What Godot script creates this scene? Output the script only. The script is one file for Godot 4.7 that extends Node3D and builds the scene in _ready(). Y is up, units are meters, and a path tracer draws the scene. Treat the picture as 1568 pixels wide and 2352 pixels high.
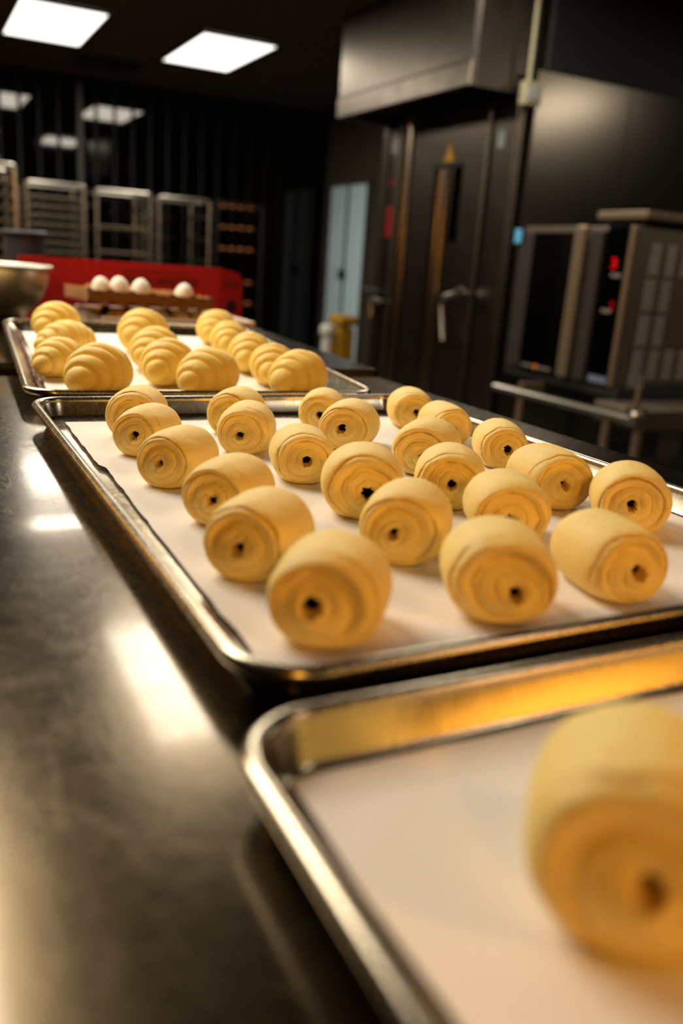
extends Node3D
# A bakery bench at night: trays of rolled dough and croissants, seen from just above the bench.
# y = BENCH is the bench top, -z runs down the bench, metres.

var M := {}
var taken := {}

# ------------------------------------------------------------------ mesh builder
class Bld:
	var v := PackedVector3Array()
	var n := PackedVector3Array()
	var ix := PackedInt32Array()

	func face(pts: Array, centre: Vector3) -> void:      # flat convex face, turned away from centre
		var nn: Vector3 = (pts[1] - pts[0]).cross(pts[2] - pts[0])
		if nn.length_squared() < 1e-16 and pts.size() > 3:
			nn = (pts[2] - pts[0]).cross(pts[3] - pts[0])
		nn = nn.normalized()
		var order := pts.duplicate()
		if nn.dot(pts[0] - centre) < 0.0:
			order.reverse()
			nn = -nn
		var s := v.size()
		for p in order:
			v.append(p)
			n.append(nn)
		for k in range(1, order.size() - 1):
			ix.append_array([s, s + k + 1, s + k])

	func box(c: Vector3, size: Vector3, r := 0.0, turn := Basis.IDENTITY) -> Bld:
		var h := size * 0.5
		r = minf(r, minf(h.x, minf(h.y, h.z)) * 0.9)
		var tr := Transform3D(turn, c)
		for a in 3:
			var b := (a + 1) % 3
			var d := (a + 2) % 3
			for s in [-1.0, 1.0]:
				var f := []
				for q in [[1, 1], [-1, 1], [-1, -1], [1, -1]]:
					var p := Vector3.ZERO
					p[a] = s * h[a]
					p[b] = q[0] * (h[b] - r)
					p[d] = q[1] * (h[d] - r)
					f.append(tr * p)
				face(f, c)
				if r > 0.0:
					for s2 in [-1.0, 1.0]:
						var e := []
						for q in [[0, 1], [0, -1], [1, -1], [1, 1]]:
							var p := Vector3.ZERO
							p[a] = s * (h[a] - r * q[0])
							p[b] = s2 * (h[b] - r * (1 - q[0]))
							p[d] = q[1] * (h[d] - r)
							e.append(tr * p)
						face(e, c)
		if r > 0.0:
			for sx in [-1.0, 1.0]:
				for sy in [-1.0, 1.0]:
					for sz in [-1.0, 1.0]:
						var k := Vector3(sx * h.x, sy * h.y, sz * h.z)
						face([tr * (k - Vector3(0, sy * r, sz * r)), tr * (k - Vector3(sx * r, 0, sz * r)), tr * (k - Vector3(sx * r, sy * r, 0))], c)
		return self

	func cyl(p0: Vector3, p1: Vector3, r0: float, r1: float, seg := 12, caps := true) -> Bld:
		var d := (p1 - p0).normalized()
		var a := d.cross(Vector3.UP if absf(d.y) < 0.9 else Vector3.RIGHT).normalized()
		var b := d.cross(a)
		var s := v.size()
		for k in seg + 1:
			var t := TAU * k / seg
			var o := a * cos(t) + b * sin(t)
			v.append(p0 + o * r0)
			n.append(o)
			v.append(p1 + o * r1)
			n.append(o)
		for k in seg:
			var q := s + k * 2
			ix.append_array([q, q + 1, q + 2, q + 2, q + 1, q + 3])
		if caps:
			var c0 := []
			var c1 := []
			for k in seg:
				var o := a * cos(TAU * k / seg) + b * sin(TAU * k / seg)
				c0.append(p0 + o * r0)
				c1.append(p1 + o * r1)
			if r0 > 0.0001:
				face(c0, (p0 + p1) * 0.5)
			if r1 > 0.0001:
				face(c1, (p0 + p1) * 0.5)
		return self

	func tube(pts: Array, r: float, seg := 10) -> Bld:
		var P := PackedVector3Array()
		for k in pts.size():
			var d: Vector3 = (pts[mini(k + 1, pts.size() - 1)] - pts[maxi(k - 1, 0)]).normalized()
			var a := d.cross(Vector3.UP if absf(d.y) < 0.92 else Vector3.RIGHT).normalized()
			var b := d.cross(a)
			for j in seg:
				P.append(pts[k] + (a * cos(TAU * j / seg) + b * sin(TAU * j / seg)) * r)
		grid(P, pts.size(), seg, true)
		return self

	# nu rows of nv points; wraps round in v; rows at either end may collapse to a point. Turned outwards by its signed volume.
	func grid(P: PackedVector3Array, nu: int, nv: int, wrap: bool, up := false) -> Bld:
		var N := PackedVector3Array()
		N.resize(P.size())
		var I := PackedInt32Array()
		var vol := 0.0
		var mid := P[(nu / 2) * nv]
		for i in nu - 1:
			for j in (nv if wrap else nv - 1):
				var a := i * nv + j
				var b := i * nv + (j + 1) % nv
				var c := a + nv
				var d := b + nv
				for t in [[a, c, b], [b, c, d]]:
					var x: Vector3 = P[t[0]]
					var y: Vector3 = P[t[1]]
					var z: Vector3 = P[t[2]]
					var cr := (y - x).cross(z - x)
					N[t[0]] += cr
					N[t[1]] += cr
					N[t[2]] += cr
					vol += cr.y if up else (x - mid).dot((y - mid).cross(z - mid))
					I.append(t[0])
					I.append(t[1])
					I.append(t[2])
		for row in [0, nu - 1]:      # a collapsed row shares one normal
			if P[row * nv].distance_squared_to(P[row * nv + nv / 2]) < 1e-12:
				var sum := Vector3.ZERO
				for j in nv:
					sum += N[row * nv + j]
				for j in nv:
					N[row * nv + j] = sum
		var sg := 1.0 if vol > 0.0 else -1.0
		var s := v.size()
		v.append_array(P)
		for q in N:
			n.append((q * sg).normalized())
		for k in range(0, I.size(), 3):
			if sg > 0.0:
				ix.append_array([s + I[k], s + I[k + 2], s + I[k + 1]])
			else:
				ix.append_array([s + I[k], s + I[k + 1], s + I[k + 2]])
		return self

	func lathe(prof: Array, seg := 28, at := Vector3.ZERO) -> Bld:      # prof: Vector2(radius, y)
		var P := PackedVector3Array()
		for p in prof:
			for j in seg:
				var t := TAU * j / seg
				P.append(at + Vector3(p.x * cos(t), p.y, p.x * sin(t)))
		return grid(P, prof.size(), seg, true)

	func prism(poly: PackedVector2Array, depth: float, tr := Transform3D.IDENTITY) -> Bld:      # outline in x, y, thick in z about 0
		var c2 := Vector2.ZERO
		for p in poly:
			c2 += p
		c2 /= poly.size()
		var tri := Geometry2D.triangulate_polygon(poly)
		for s in [-0.5, 0.5]:
			for k in range(0, tri.size(), 3):
				var f := []
				for m in 3:
					var p := poly[tri[k + m]]
					f.append(tr * Vector3(p.x, p.y, s * depth))
				face(f, f[0] - tr.basis.z * s)
		for k in poly.size():
			var p := poly[k]
			var q := poly[(k + 1) % poly.size()]
			var e := (q - p).orthogonal()
			var mid2 := (p + q) * 0.5
			var out2 := e if not Geometry2D.is_point_in_polygon(mid2 + e.normalized() * 1e-4, poly) else -e
			var f := [tr * Vector3(p.x, p.y, -depth / 2), tr * Vector3(q.x, q.y, -depth / 2), tr * Vector3(q.x, q.y, depth / 2), tr * Vector3(p.x, p.y, depth / 2)]
			face(f, f[0] - tr.basis * Vector3(out2.x, out2.y, 0))
		return self

	func mesh() -> ArrayMesh:
		var arr := []
		arr.resize(Mesh.ARRAY_MAX)
		arr[Mesh.ARRAY_VERTEX] = v
		arr[Mesh.ARRAY_NORMAL] = n
		arr[Mesh.ARRAY_INDEX] = ix
		var m := ArrayMesh.new()
		m.add_surface_from_arrays(Mesh.PRIMITIVE_TRIANGLES, arr)
		return m

# ------------------------------------------------------------------ naming and placing
func numbered(called: String) -> String:
	var k: int = taken.get(called, 0)
	taken[called] = k + 1
	return called if k == 0 else "%s_%03d" % [called, k]

func tag(o: Node3D, label: String, category: String, group := "") -> Node3D:
	o.set_meta("label", label)
	o.set_meta("category", category)
	if group:
		o.set_meta("group", group)
	return o

func thing(called: String, label: String, category: String, at := Vector3.ZERO, turn := Basis.IDENTITY, group := "") -> Node3D:
	var o := Node3D.new()
	o.name = numbered(called)
	add_child(o)
	o.transform = Transform3D(turn, at)
	tag(o, label, category, group)
	return o

func obj(called: String, what, material: Material, parent: Node3D = null) -> MeshInstance3D:
	var o := MeshInstance3D.new()
	o.mesh = what.mesh() if what is Bld else what
	o.material_override = material
	if parent == null or parent == self:
		o.name = numbered(called)
		add_child(o)
	else:
		o.name = called
		if parent.has_node(NodePath(called)):
			var k := 1
			while parent.has_node(NodePath("%s_%03d" % [called, k])):
				k += 1
			o.name = "%s_%03d" % [called, k]
		parent.add_child(o, true)
	return o

func struct(called: String, what, material: Material) -> MeshInstance3D:
	var o := obj(called, what, material)
	o.set_meta("kind", "structure")
	return o

func box(c: Vector3, s: Vector3, r := 0.0, turn := Basis.IDENTITY) -> Bld:
	return Bld.new().box(c, s, r, turn)

func span(a: Vector3, b: Vector3, r := 0.0) -> Bld:      # the box between two corners
	return Bld.new().box((a + b) * 0.5, (b - a).abs(), r)

func mat(srgb: Color, rough: float, metal := 0.0) -> StandardMaterial3D:
	var m := StandardMaterial3D.new()
	m.albedo_color = srgb
	m.roughness = rough
	m.metallic = metal
	return m

func noise_tex(freq: float, size := 512, oct := 4, ramp := [0.0, 1.0], seed_ := 1, normal := false, bump := 4.0) -> NoiseTexture2D:
	var f := FastNoiseLite.new()
	f.seed = seed_
	f.frequency = freq
	f.fractal_octaves = oct
	f.noise_type = FastNoiseLite.TYPE_SIMPLEX_SMOOTH
	var t := NoiseTexture2D.new()
	t.width = size
	t.height = size
	t.seamless = true
	t.noise = f
	if normal:
		t.as_normal_map = true
		t.bump_strength = bump
	else:
		var g := Gradient.new()
		g.set_color(0, Color(ramp[0], ramp[0], ramp[0]))
		g.set_color(1, Color(ramp[1], ramp[1], ramp[1]))
		t.color_ramp = g
	return t

func tri(m: StandardMaterial3D, scale: float, world := false) -> StandardMaterial3D:
	m.uv1_triplanar = true
	m.uv1_world_triplanar = world
	m.uv1_scale = Vector3.ONE * scale
	return m

# scratches of a much wiped steel top: roughness in the picture's grey, one texture a square of 1 m / scale
func scratch_image(size: int, count: int, base: float, seed_: int, along := -1.0) -> Image:
	var rng := RandomNumberGenerator.new()
	rng.seed = seed_
	var f := FastNoiseLite.new()
	f.seed = seed_
	f.frequency = 0.006
	var im := Image.create(size, size, false, Image.FORMAT_RGB8)
	im.fill(Color(base, base, base))
	for k in 220:      # dull blotches where it has been wiped
		var w := rng.randi_range(30, 160)
		var h := rng.randi_range(20, 90)
		var c := base + rng.randf_range(-0.03, 0.04)
		im.fill_rect(Rect2i(rng.randi_range(0, size), rng.randi_range(0, size), w, h), Color(c, c, c))
	im.resize(size / 16, size / 16, Image.INTERPOLATE_LANCZOS)
	im.resize(size, size, Image.INTERPOLATE_CUBIC)
	for k in count:
		var p := Vector2(rng.randf() * size, rng.randf() * size)
		var t := rng.randf() * TAU if along < 0.0 else along + rng.randfn(0.0, 0.05)
		var bend := rng.randfn(0.0, 0.003)
		var c := clampf(base + rng.randf_range(-0.06, 0.2), 0.02, 1.0)
		var cc := Color(c, c, c)
		for q in rng.randi_range(40, 320):
			p += Vector2(cos(t), sin(t))
			t += bend
			im.set_pixel(posmod(int(p.x), size), posmod(int(p.y), size), cc)
	return im

# ------------------------------------------------------------------ the camera, light and the shell
const CEIL := 1.695
const FLOOR := -0.9
const BENCH := 0.0143
const TABLE := 0.0228

func make_camera() -> void:
	var cam := Camera3D.new()
	cam.name = "camera"
	cam.position = Vector3(0, 0.195, 0)
	cam.rotation_degrees = Vector3(-16.55, -27.41, 4.096)
	var at := CameraAttributesPhysical.new()
	at.frustum_focal_length = 19.8
	at.frustum_focus_distance = 0.75
	at.exposure_aperture = 2.4
	cam.attributes = at
	cam.fov = 62.43
	cam.near = 0.02
	cam.far = 60.0
	add_child(cam)
	cam.current = true
	var we := WorldEnvironment.new()
	we.name = "environment"
	var e := Environment.new()
	e.background_mode = Environment.BG_COLOR
	e.background_color = Color(0.0, 0.0, 0.0)
	e.tonemap_mode = Environment.TONE_MAPPER_LINEAR
	e.tonemap_exposure = 1.1
	e.sdfgi_enabled = true
	e.ssao_enabled = true
	e.ssil_enabled = true
	we.environment = e
	add_child(we)

const PANELS := [[1.07, -7.15, "leftmost of the two in view"], [2.31, -7.15, "right of the two in view"], [1.07, -3.43, "over the middle of the bench"], [-1.41, -3.43, "over the left of the room"], [5.41, -0.95, "far to the right of the viewer"], [2.31, -3.43, "right of the bench, in front of the hood"], [-0.79, -2.19, "left neighbour of the one over the bench"], [-0.17, -2.19, "over the left of the bench"], [1.69, 1.07, "small square one behind the viewer on the right"]]
const PANEL_ENERGY := 3.0
const LAMPS := [[Vector3(1.05, 0.42, 0.72), 0.44], [Vector3(-0.3, 0.7, 1.25), 0.55], [Vector3(-1.6, 0.75, -4.6), 0.8]]
const AMBER := Color(1.0, 0.72, 0.26)

func make_lights() -> void:
	var k := 0
	for p in PANELS:
		var t := thing("ceiling_light", "white rectangular ceiling light panel, " + p[2], "ceiling light", Vector3(p[0], CEIL, p[1]), Basis.IDENTITY, "lay-in ceiling lights")
		var len := 0.4 if p[1] > 1.0 else 1.22      # the small one fills half a cell
		var wid := 0.4 if p[1] > 1.0 else 0.62
		var fr := Bld.new()
		for s in [-1.0, 1.0]:
			fr.box(Vector3(s * (wid / 2 - 0.015), -0.006, 0), Vector3(0.03, 0.012, len), 0.002)
			fr.box(Vector3(0, -0.006, s * (len / 2 - 0.015)), Vector3(wid - 0.06, 0.012, 0.03), 0.002)
		obj("frame", fr, M.ceiling_bar, t)
		obj("diffuser", box(Vector3(0, -0.003, 0), Vector3(wid - 0.06, 0.006, len - 0.06)), M.panel_glow, t)
		var l := AreaLight3D.new()
		l.name = "panel_lamp_%d" % k
		l.area_size = Vector2(wid - 0.07, len - 0.07)
		l.light_energy = PANEL_ENERGY * l.area_size.x * l.area_size.y / 0.6325
		l.light_color = Color(1.0, 0.95, 0.865)
		l.area_range = 20.0
		l.shadow_enabled = true
		l.position = Vector3(p[0], CEIL - 0.016, p[1])
		l.rotation_degrees = Vector3(-90, 0, 0)
		add_child(l)
		k += 1
	k = 0
	for q in LAMPS:
		var t := thing("pendant_lamp", ["amber globe pendant lamp behind the viewer on the right", "amber globe pendant lamp behind the viewer on the left", "amber globe pendant lamp hanging left of the bench further down"][k], "pendant lamp", q[0], Basis.IDENTITY, "amber pendants")
		var at: Vector3 = q[0]
		obj("globe", Bld.new().lathe([Vector2(0, -0.12), Vector2(0.06, -0.104), Vector2(0.104, -0.06), Vector2(0.12, 0), Vector2(0.104, 0.06), Vector2(0.06, 0.104), Vector2(0, 0.12)], 24), M.amber_glow, t)
		obj("cord", Bld.new().cyl(Vector3(0, 0.11, 0), Vector3(0, CEIL - at.y, 0), 0.004, 0.004, 8), M.black, t)
		obj("socket", Bld.new().cyl(Vector3(0, 0.105, 0), Vector3(0, 0.17, 0), 0.03, 0.02, 14), M.black, t)
		var l := OmniLight3D.new()
		l.name = "pendant_glow_%d" % k
		l.light_color = AMBER
		l.light_energy = q[1]
		l.light_size = 0.1
		l.omni_range = 20.0
		l.omni_attenuation = 2.0
		l.shadow_enabled = true
		l.position = at
		add_child(l)
		k += 1

func make_materials() -> void:
	M.black = mat(Color(0.03, 0.028, 0.026), 0.5)
	M.ceiling = tri(mat(Color(0.27, 0.23, 0.18), 0.9), 0.8)
	M.ceiling_bar = mat(Color(0.3, 0.27, 0.22), 0.6)
	M.panel_glow = mat(Color(0.9, 0.9, 0.88), 0.6)
	M.panel_glow.emission_enabled = true
	M.panel_glow.emission = Color(1.0, 0.985, 0.95)
	M.panel_glow.emission_energy_multiplier = 2.2
	M.amber_glow = mat(Color(0.9, 0.6, 0.25), 0.4)
	M.amber_glow.emission_enabled = true
	M.amber_glow.emission = Color(1.0, 0.6, 0.2)
	M.amber_glow.emission_energy_multiplier = 6.0
	M.floor = mat(Color(0.16, 0.13, 0.11), 0.5)
	M.wall = tri(mat(Color(0.24, 0.21, 0.17), 0.8), 1.0)
	M.dark_wall = mat(Color(0.045, 0.043, 0.042), 0.6)
	M.gloss_board = mat(Color(0.008, 0.008, 0.008), 0.03)
	M.gloss_board.metallic_specular = 0.42
	M.trim = mat(Color(0.16, 0.12, 0.09), 0.5)
	# steel of the bench
	var sc := ImageTexture.create_from_image(scratch_image(2048, 3000, 0.215, 11))
	M.bench = tri(mat(Color(0.33, 0.285, 0.21), 1.0, 1.0), 2.6)
	M.bench.clearcoat_enabled = true
	M.bench.clearcoat = 0.35
	M.bench.clearcoat_roughness = 0.09
	M.bench.roughness_texture = sc
	var cut := scratch_image(2048, 5200, 0.5, 12)
	cut.bump_map_to_normal_map(1.6)
	M.bench.normal_enabled = true
	M.bench.normal_texture = ImageTexture.create_from_image(cut)
	M.bench.normal_scale = 0.4
	# sheet pans
	var sp := ImageTexture.create_from_image(scratch_image(1024, 1100, 0.22, 23))
	M.pan = tri(mat(Color(0.68, 0.64, 0.56), 1.0, 1.0), 3.0)
	M.pan.roughness_texture = sp
	M.residue = mat(Color(0.36, 0.14, 0.04), 0.5)
	M.paper = tri(mat(Color(0.93, 0.90, 0.86), 0.75), 5.0)
	M.paper.normal_enabled = true
	M.paper.normal_texture = noise_tex(0.015, 512, 4, [0, 1], 3, true, 2.0)
	M.paper.normal_scale = 0.15
	# dough
	var dn := noise_tex(0.05, 512, 5, [0, 1], 9, true, 3.0)
	var da := noise_tex(0.03, 512, 4, [0.93, 1.0], 8)
	M.dough = tri(mat(Color(0.97, 0.845, 0.485), 0.62), 14.0)
	M.dough.albedo_texture = da
	M.dough.normal_enabled = true
	M.dough.normal_texture = dn
	M.dough.normal_scale = 0.22
	M.dough.subsurf_scatter_enabled = true
	M.dough.subsurf_scatter_strength = 0.07
	M.croissant = tri(mat(Color(0.97, 0.83, 0.39), 0.55), 14.0)
	M.croissant.albedo_texture = da
	M.croissant.normal_enabled = true
	M.croissant.normal_texture = dn
	M.croissant.normal_scale = 0.2
	M.croissant.subsurf_scatter_enabled = true
	M.croissant.subsurf_scatter_strength = 0.06
	M.chocolate = mat(Color(0.035, 0.02, 0.014), 0.8)
	M.chocolate.metallic_specular = 0.15
	M.red_card = tri(mat(Color(0.72, 0.02, 0.02), 0.8), 4.0)
	M.print = mat(Color(0.16, 0.01, 0.01), 0.8)
	M.print_soft = mat(Color(0.45, 0.01, 0.01), 0.8)
	M.grey_card = mat(Color(0.55, 0.53, 0.5), 0.8)
	M.pulp = tri(mat(Color(0.56, 0.36, 0.15), 0.95), 30.0)
	M.pulp.normal_enabled = true
	M.pulp.normal_texture = noise_tex(0.06, 256, 4, [0, 1], 14, true, 4.0)
	M.pulp.normal_scale = 0.5
	M.pale_board = tri(mat(Color(0.86, 0.76, 0.66), 0.6), 6.0)
	M.egg = mat(Color(0.93, 0.86, 0.76), 0.45)
	M.egg_brown = mat(Color(0.86, 0.62, 0.42), 0.45)
	M.bowl = mat(Color(0.80, 0.78, 0.72), 0.38, 1.0)
	M.grey_plastic = mat(Color(0.12, 0.105, 0.12), 0.6)
	# tall equipment: brushed upright
	var br := scratch_image(1024, 2600, 0.34, 31, PI / 2)
	var brt := ImageTexture.create_from_image(br)
	M.brushed = tri(mat(Color(0.32, 0.29, 0.255), 1.0, 1.0), 1.2)
	M.sheet = mat(Color(0.43, 0.40, 0.36), 0.21, 1.0)
	M.brushed.roughness_texture = brt
	M.fold = mat(Color(0.46, 0.42, 0.37), 0.2, 1.0)
	M.hood = tri(mat(Color(0.42, 0.39, 0.35), 1.0, 1.0), 1.2)
	M.hood.roughness_texture = brt
	M.chrome = mat(Color(0.78, 0.76, 0.72), 0.25, 1.0)
	M.alu = mat(Color(0.74, 0.72, 0.68), 0.28, 1.0)
	M.alu_flat = mat(Color(0.42, 0.40, 0.37), 0.45, 0.6)
	M.louvre = mat(Color(0.64, 0.62, 0.58), 0.45, 0.6)
	M.dark_rack = mat(Color(0.11, 0.09, 0.075), 0.5, 0.5)
	M.black_glass = mat(Color(0.012, 0.012, 0.012), 0.06)
	M.seal = mat(Color(0.02, 0.02, 0.02), 0.7)
	M.warn = mat(Color(0.82, 0.60, 0.04), 0.5)
	M.red_plastic = mat(Color(0.6, 0.02, 0.02), 0.4)
	M.blue_card = mat(Color(0.32, 0.62, 0.80), 0.5)
	M.white_card = mat(Color(0.50, 0.52, 0.52), 0.6)
	M.led = mat(Color(0.4, 0.0, 0.0), 0.4)
	M.led.emission_enabled = true
	M.led.emission = Color(1.0, 0.02, 0.03)
	M.led.emission_energy_multiplier = 1.3
	M.led_dim = M.led.duplicate()
	M.led_dim.emission_energy_multiplier = 0.35
	M.door_blue = mat(Color(0.80, 0.92, 0.98), 0.6)
	M.yellow = mat(Color(0.66, 0.50, 0.05), 0.5)
	M.white_plastic = mat(Color(0.8, 0.79, 0.77), 0.45)
	M.pastry = mat(Color(0.55, 0.30, 0.09), 0.6)
	M.orange_print = mat(Color(0.85, 0.35, 0.05), 0.5)

func make_room() -> void:
	var x0 := -3.4
	var x1 := 4.3
	var z0 := -9.2
	var z1 := 3.2
	struct("floor", span(Vector3(x0, FLOOR - 0.1, z0 - 0.3), Vector3(x1 + 3.2, FLOOR, z1)), M.floor)
	var ce := struct("ceiling", span(Vector3(x0, CEIL + 0.03, z0 - 0.3), Vector3(x1 + 3.2, CEIL + 0.15, z1)), M.dark_wall)
	# lay-in tiles and the bars between them, leaving the cells that hold lights
	var tile := box(Vector3(0, 0.008, 0), Vector3(0.60, 0.016, 1.22), 0.003).mesh()
	var lit := {}
	for p in PANELS:
		if p[1] < 1.0:
			lit[Vector2i(roundi((p[0] - 1.07) / 0.62), roundi((p[1] + 7.15) / 1.24))] = true
	for i in range(-7, 10):
		for j in range(-1, 8):
			if not lit.has(Vector2i(i, j)):
				var o := obj("ceiling_tile", tile, M.ceiling, ce)
				o.position = Vector3(1.07 + i * 0.62, CEIL + 0.012, -7.15 + j * 1.24)
	var bars := Bld.new()
	for i in range(-7, 11):
		bars.box(Vector3(1.07 + (i - 0.5) * 0.62, CEIL + 0.011, -3.0), Vector3(0.022, 0.022, 12.4))
	for j in range(-1, 9):
		bars.box(Vector3(2.0, CEIL + 0.012, -7.15 + (j - 0.5) * 1.24), Vector3(10.7, 0.02, 0.022))
	obj("ceiling_grid", bars, M.ceiling_bar, ce)
	var vent := Bld.new()
	vent.box(Vector3(0, -0.004, 0), Vector3(0.5, 0.008, 0.5), 0.002)
	for k in 8:
		vent.box(Vector3(0, -0.012, -0.2 + k * 0.057), Vector3(0.46, 0.012, 0.02), 0.0, Basis(Vector3.RIGHT, 0.5))
	var vo := tag(obj("ceiling_vent", vent, M.seal), "dark square air vent in the ceiling, below and left of the right light panel", "vent")
	vo.position = Vector3(1.69, CEIL, -8.35)
	# back wall of tall glossy dark boards
	var wb := struct("wall_back", span(Vector3(x0, FLOOR, z0 - 0.3), Vector3(x1, CEIL + 0.03, z0 - 0.03)), M.seal)
	var board := box(Vector3(0, (CEIL + FLOOR) / 2, 0), Vector3(0.15, CEIL - FLOOR, 0.026), 0.004).mesh()
	var k := 0
	var x := x0 + 0.09
	while x < x1 - 0.08:
		var o := obj("wall_board", board, M.gloss_board, wb)
		o.position = Vector3(x, 0, z0 - 0.015)
		x += 0.178
	struct("trim_1", span(Vector3(1.575, FLOOR, z0), Vector3(1.635, CEIL, z0 + 0.02), 0.004), M.trim)
	struct("wall_left", span(Vector3(x0 - 0.2, FLOOR, z0 - 0.3), Vector3(x0, CEIL + 0.03, z1)), M.dark_wall)
	struct("wall_front", span(Vector3(x0, FLOOR, z1), Vector3(x1 + 3.2, CEIL + 0.03, z1 + 0.2)), M.dark_wall)
	# right wall, with the pale double door far back
	struct("wall_right", span(Vector3(x1, FLOOR, z0 - 0.3), Vector3(x1 + 0.2, CEIL + 0.03, -3.9)), M.wall)
	struct("wall_far_right", span(Vector3(x1 + 3.0, FLOOR, -4.0), Vector3(x1 + 3.2, CEIL + 0.03, z1)), M.dark_wall)
	# the stainless splash wall beside the oven, two sheets with a seam
	var sw := struct("wall_splash", span(Vector3(3.06, FLOOR, -3.96), Vector3(x1 + 3.2, CEIL + 0.03, -3.92)), M.dark_wall)
	obj("steel_sheet", span(Vector3(2.99, FLOOR + 0.1, -3.92), Vector3(3.635, 1.205, -3.90), 0.004), M.sheet, sw)
	obj("steel_sheet", span(Vector3(3.641, FLOOR + 0.1, -3.92), Vector3(4.5, 1.205, -3.90), 0.004), M.sheet, sw)
	var d := Node3D.new()
	d.name = "door_1"
	add_child(d)
	d.set_meta("kind", "structure")
	d.position = Vector3(x1 - 0.002, 0, 0)
	for s in [[-8.97, -8.555], [-8.535, -8.13]]:
		obj("leaf", span(Vector3(-0.05, FLOOR, s[0]), Vector3(0, 0.96, s[1]), 0.006), M.door_blue, d)
	obj("astragal", span(Vector3(-0.062, FLOOR, -8.565), Vector3(-0.02, 0.95, -8.525), 0.004), M.seal, d)
	obj("latch", span(Vector3(-0.10, 0.0, -8.60), Vector3(-0.05, 0.10, -8.49), 0.01), M.seal, d)
	var fr := Bld.new()
	fr.box(Vector3(-0.02, 0.03, -9.0), Vector3(0.08, 1.9, 0.06), 0.004)
	fr.box(Vector3(-0.02, 0.03, -8.10), Vector3(0.08, 1.9, 0.06), 0.004)
	fr.box(Vector3(-0.02, 0.99, -8.55), Vector3(0.08, 0.06, 0.96), 0.004)
	obj("door_frame", fr, M.wall, d)

# ------------------------------------------------------------------ bench, pans, paper
func make_bench() -> void:
	var b := thing("work_bench", "long scratched stainless steel work bench carrying the two near trays", "work bench", Vector3(0, BENCH, 0))
	var P := PackedVector3Array()
	var nx := 120
	var nz := 160
	for j in nz + 1:
		for i in nx + 1:
			var x := lerpf(-0.746, 0.691, float(i) / nx)
			var z := lerpf(-1.236, 0.746, float(j) / nz)
			# an old sheet: it dips towards the trays and has a shallow dent
			var y := -0.0004 - 0.0006 * (1.0 + tanh((x - 0.06) / 0.065))
			y += 0.0006 * tanh((z + 0.5625) / 0.02) * exp(-pow((x - 0.06) / 0.12, 2.0)) + 0.0001 * sin(z * 17.0 + x * 9.0)
			P.append(Vector3(x, minf(y, 0.0), z))
	var top := Bld.new().grid(P, nz + 1, nx + 1, false, true)
	top.box(Vector3(-0.0275, -0.024, -0.245), Vector3(1.445, 0.040, 1.99), 0.004)
	obj("worktop", top, M.bench, b)
	var leg := Bld.new().cyl(Vector3(0, FLOOR - BENCH, 0), Vector3(0, -0.044, 0), 0.02, 0.02, 14).mesh()
	for p in [Vector2(-0.68, -1.16), Vector2(0.62, -1.16), Vector2(-0.68, 0.68), Vector2(0.62, 0.68)]:
		var o := obj("leg", leg, M.alu, b)
		o.position = Vector3(p.x, 0, p.y)
	obj("undershelf", span(Vector3(-0.7, -0.66, -1.19), Vector3(0.64, -0.63, 0.7), 0.004), M.alu_flat, b)
	var c := thing("work_table", "second stainless steel table butted against the far end of the bench", "work table", Vector3(0.70, TABLE, -1.249), Basis(Vector3.UP, deg_to_rad(-4.5)))
	obj("worktop", span(Vector3(-1.5, -0.035, -2.0), Vector3(0.0, 0.0, 0.0), 0.003), M.bench, c)
	var leg2 := Bld.new().cyl(Vector3(0, FLOOR - TABLE, 0), Vector3(0, -0.035, 0), 0.02, 0.02, 14).mesh()
	for p in [Vector2(-1.42, -0.12), Vector2(-0.08, -0.12), Vector2(-1.42, -1.9), Vector2(-0.08, -1.9)]:
		var o := obj("leg", leg2, M.alu, c)
		o.position = Vector3(p.x, 0.0, p.y)

func pan_ring(w: float, l: float, d: float, y: float, seg: int) -> PackedVector3Array:
	var P := PackedVector3Array()
	var hw := w / 2 - d
	var hl := l / 2 - d
	var r := maxf(0.036 - d, 0.012)
	for q in [[1, -1, -PI / 2], [1, 1, 0.0], [-1, 1, PI / 2], [-1, -1, PI]]:
		for k in seg:
			var t: float = q[2] + PI / 2 * k / (seg - 1)
			P.append(Vector3(q[0] * (hw - r) + r * cos(t), y, q[1] * (hl - r) + r * sin(t)))
	return P

func pan_mesh(w: float, l: float, g := 0.0) -> ArrayMesh:      # g: how much more the walls lean out
	var prof := [[0.034, 0.0], [0.0180 + g, 0.0], [0.0158 + g, 0.0006], [0.0138 + g, 0.003], [0.0078, 0.0135]]
	for k in 15:
		var t := deg_to_rad(-25.0 - 330.0 * k / 14.0)
		prof.append([0.0042 + 0.0042 * cos(t), 0.0172 + 0.0042 * sin(t)])
	prof.append_array([[0.0084, 0.0155], [0.0144 + g, 0.0034], [0.0162 + g, 0.0016], [0.0184 + g, 0.001], [0.034, 0.001]])
	var seg := 9
	var P := PackedVector3Array()
	for k in seg * 4:
		P.append(Vector3(0, 0.0, 0))
	for p in prof:
		P.append_array(pan_ring(w, l, p[0], p[1], seg))
	for k in seg * 4:
		P.append(Vector3(0, 0.001, 0))
	return Bld.new().grid(P, prof.size() + 2, seg * 4, true).mesh()

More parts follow.
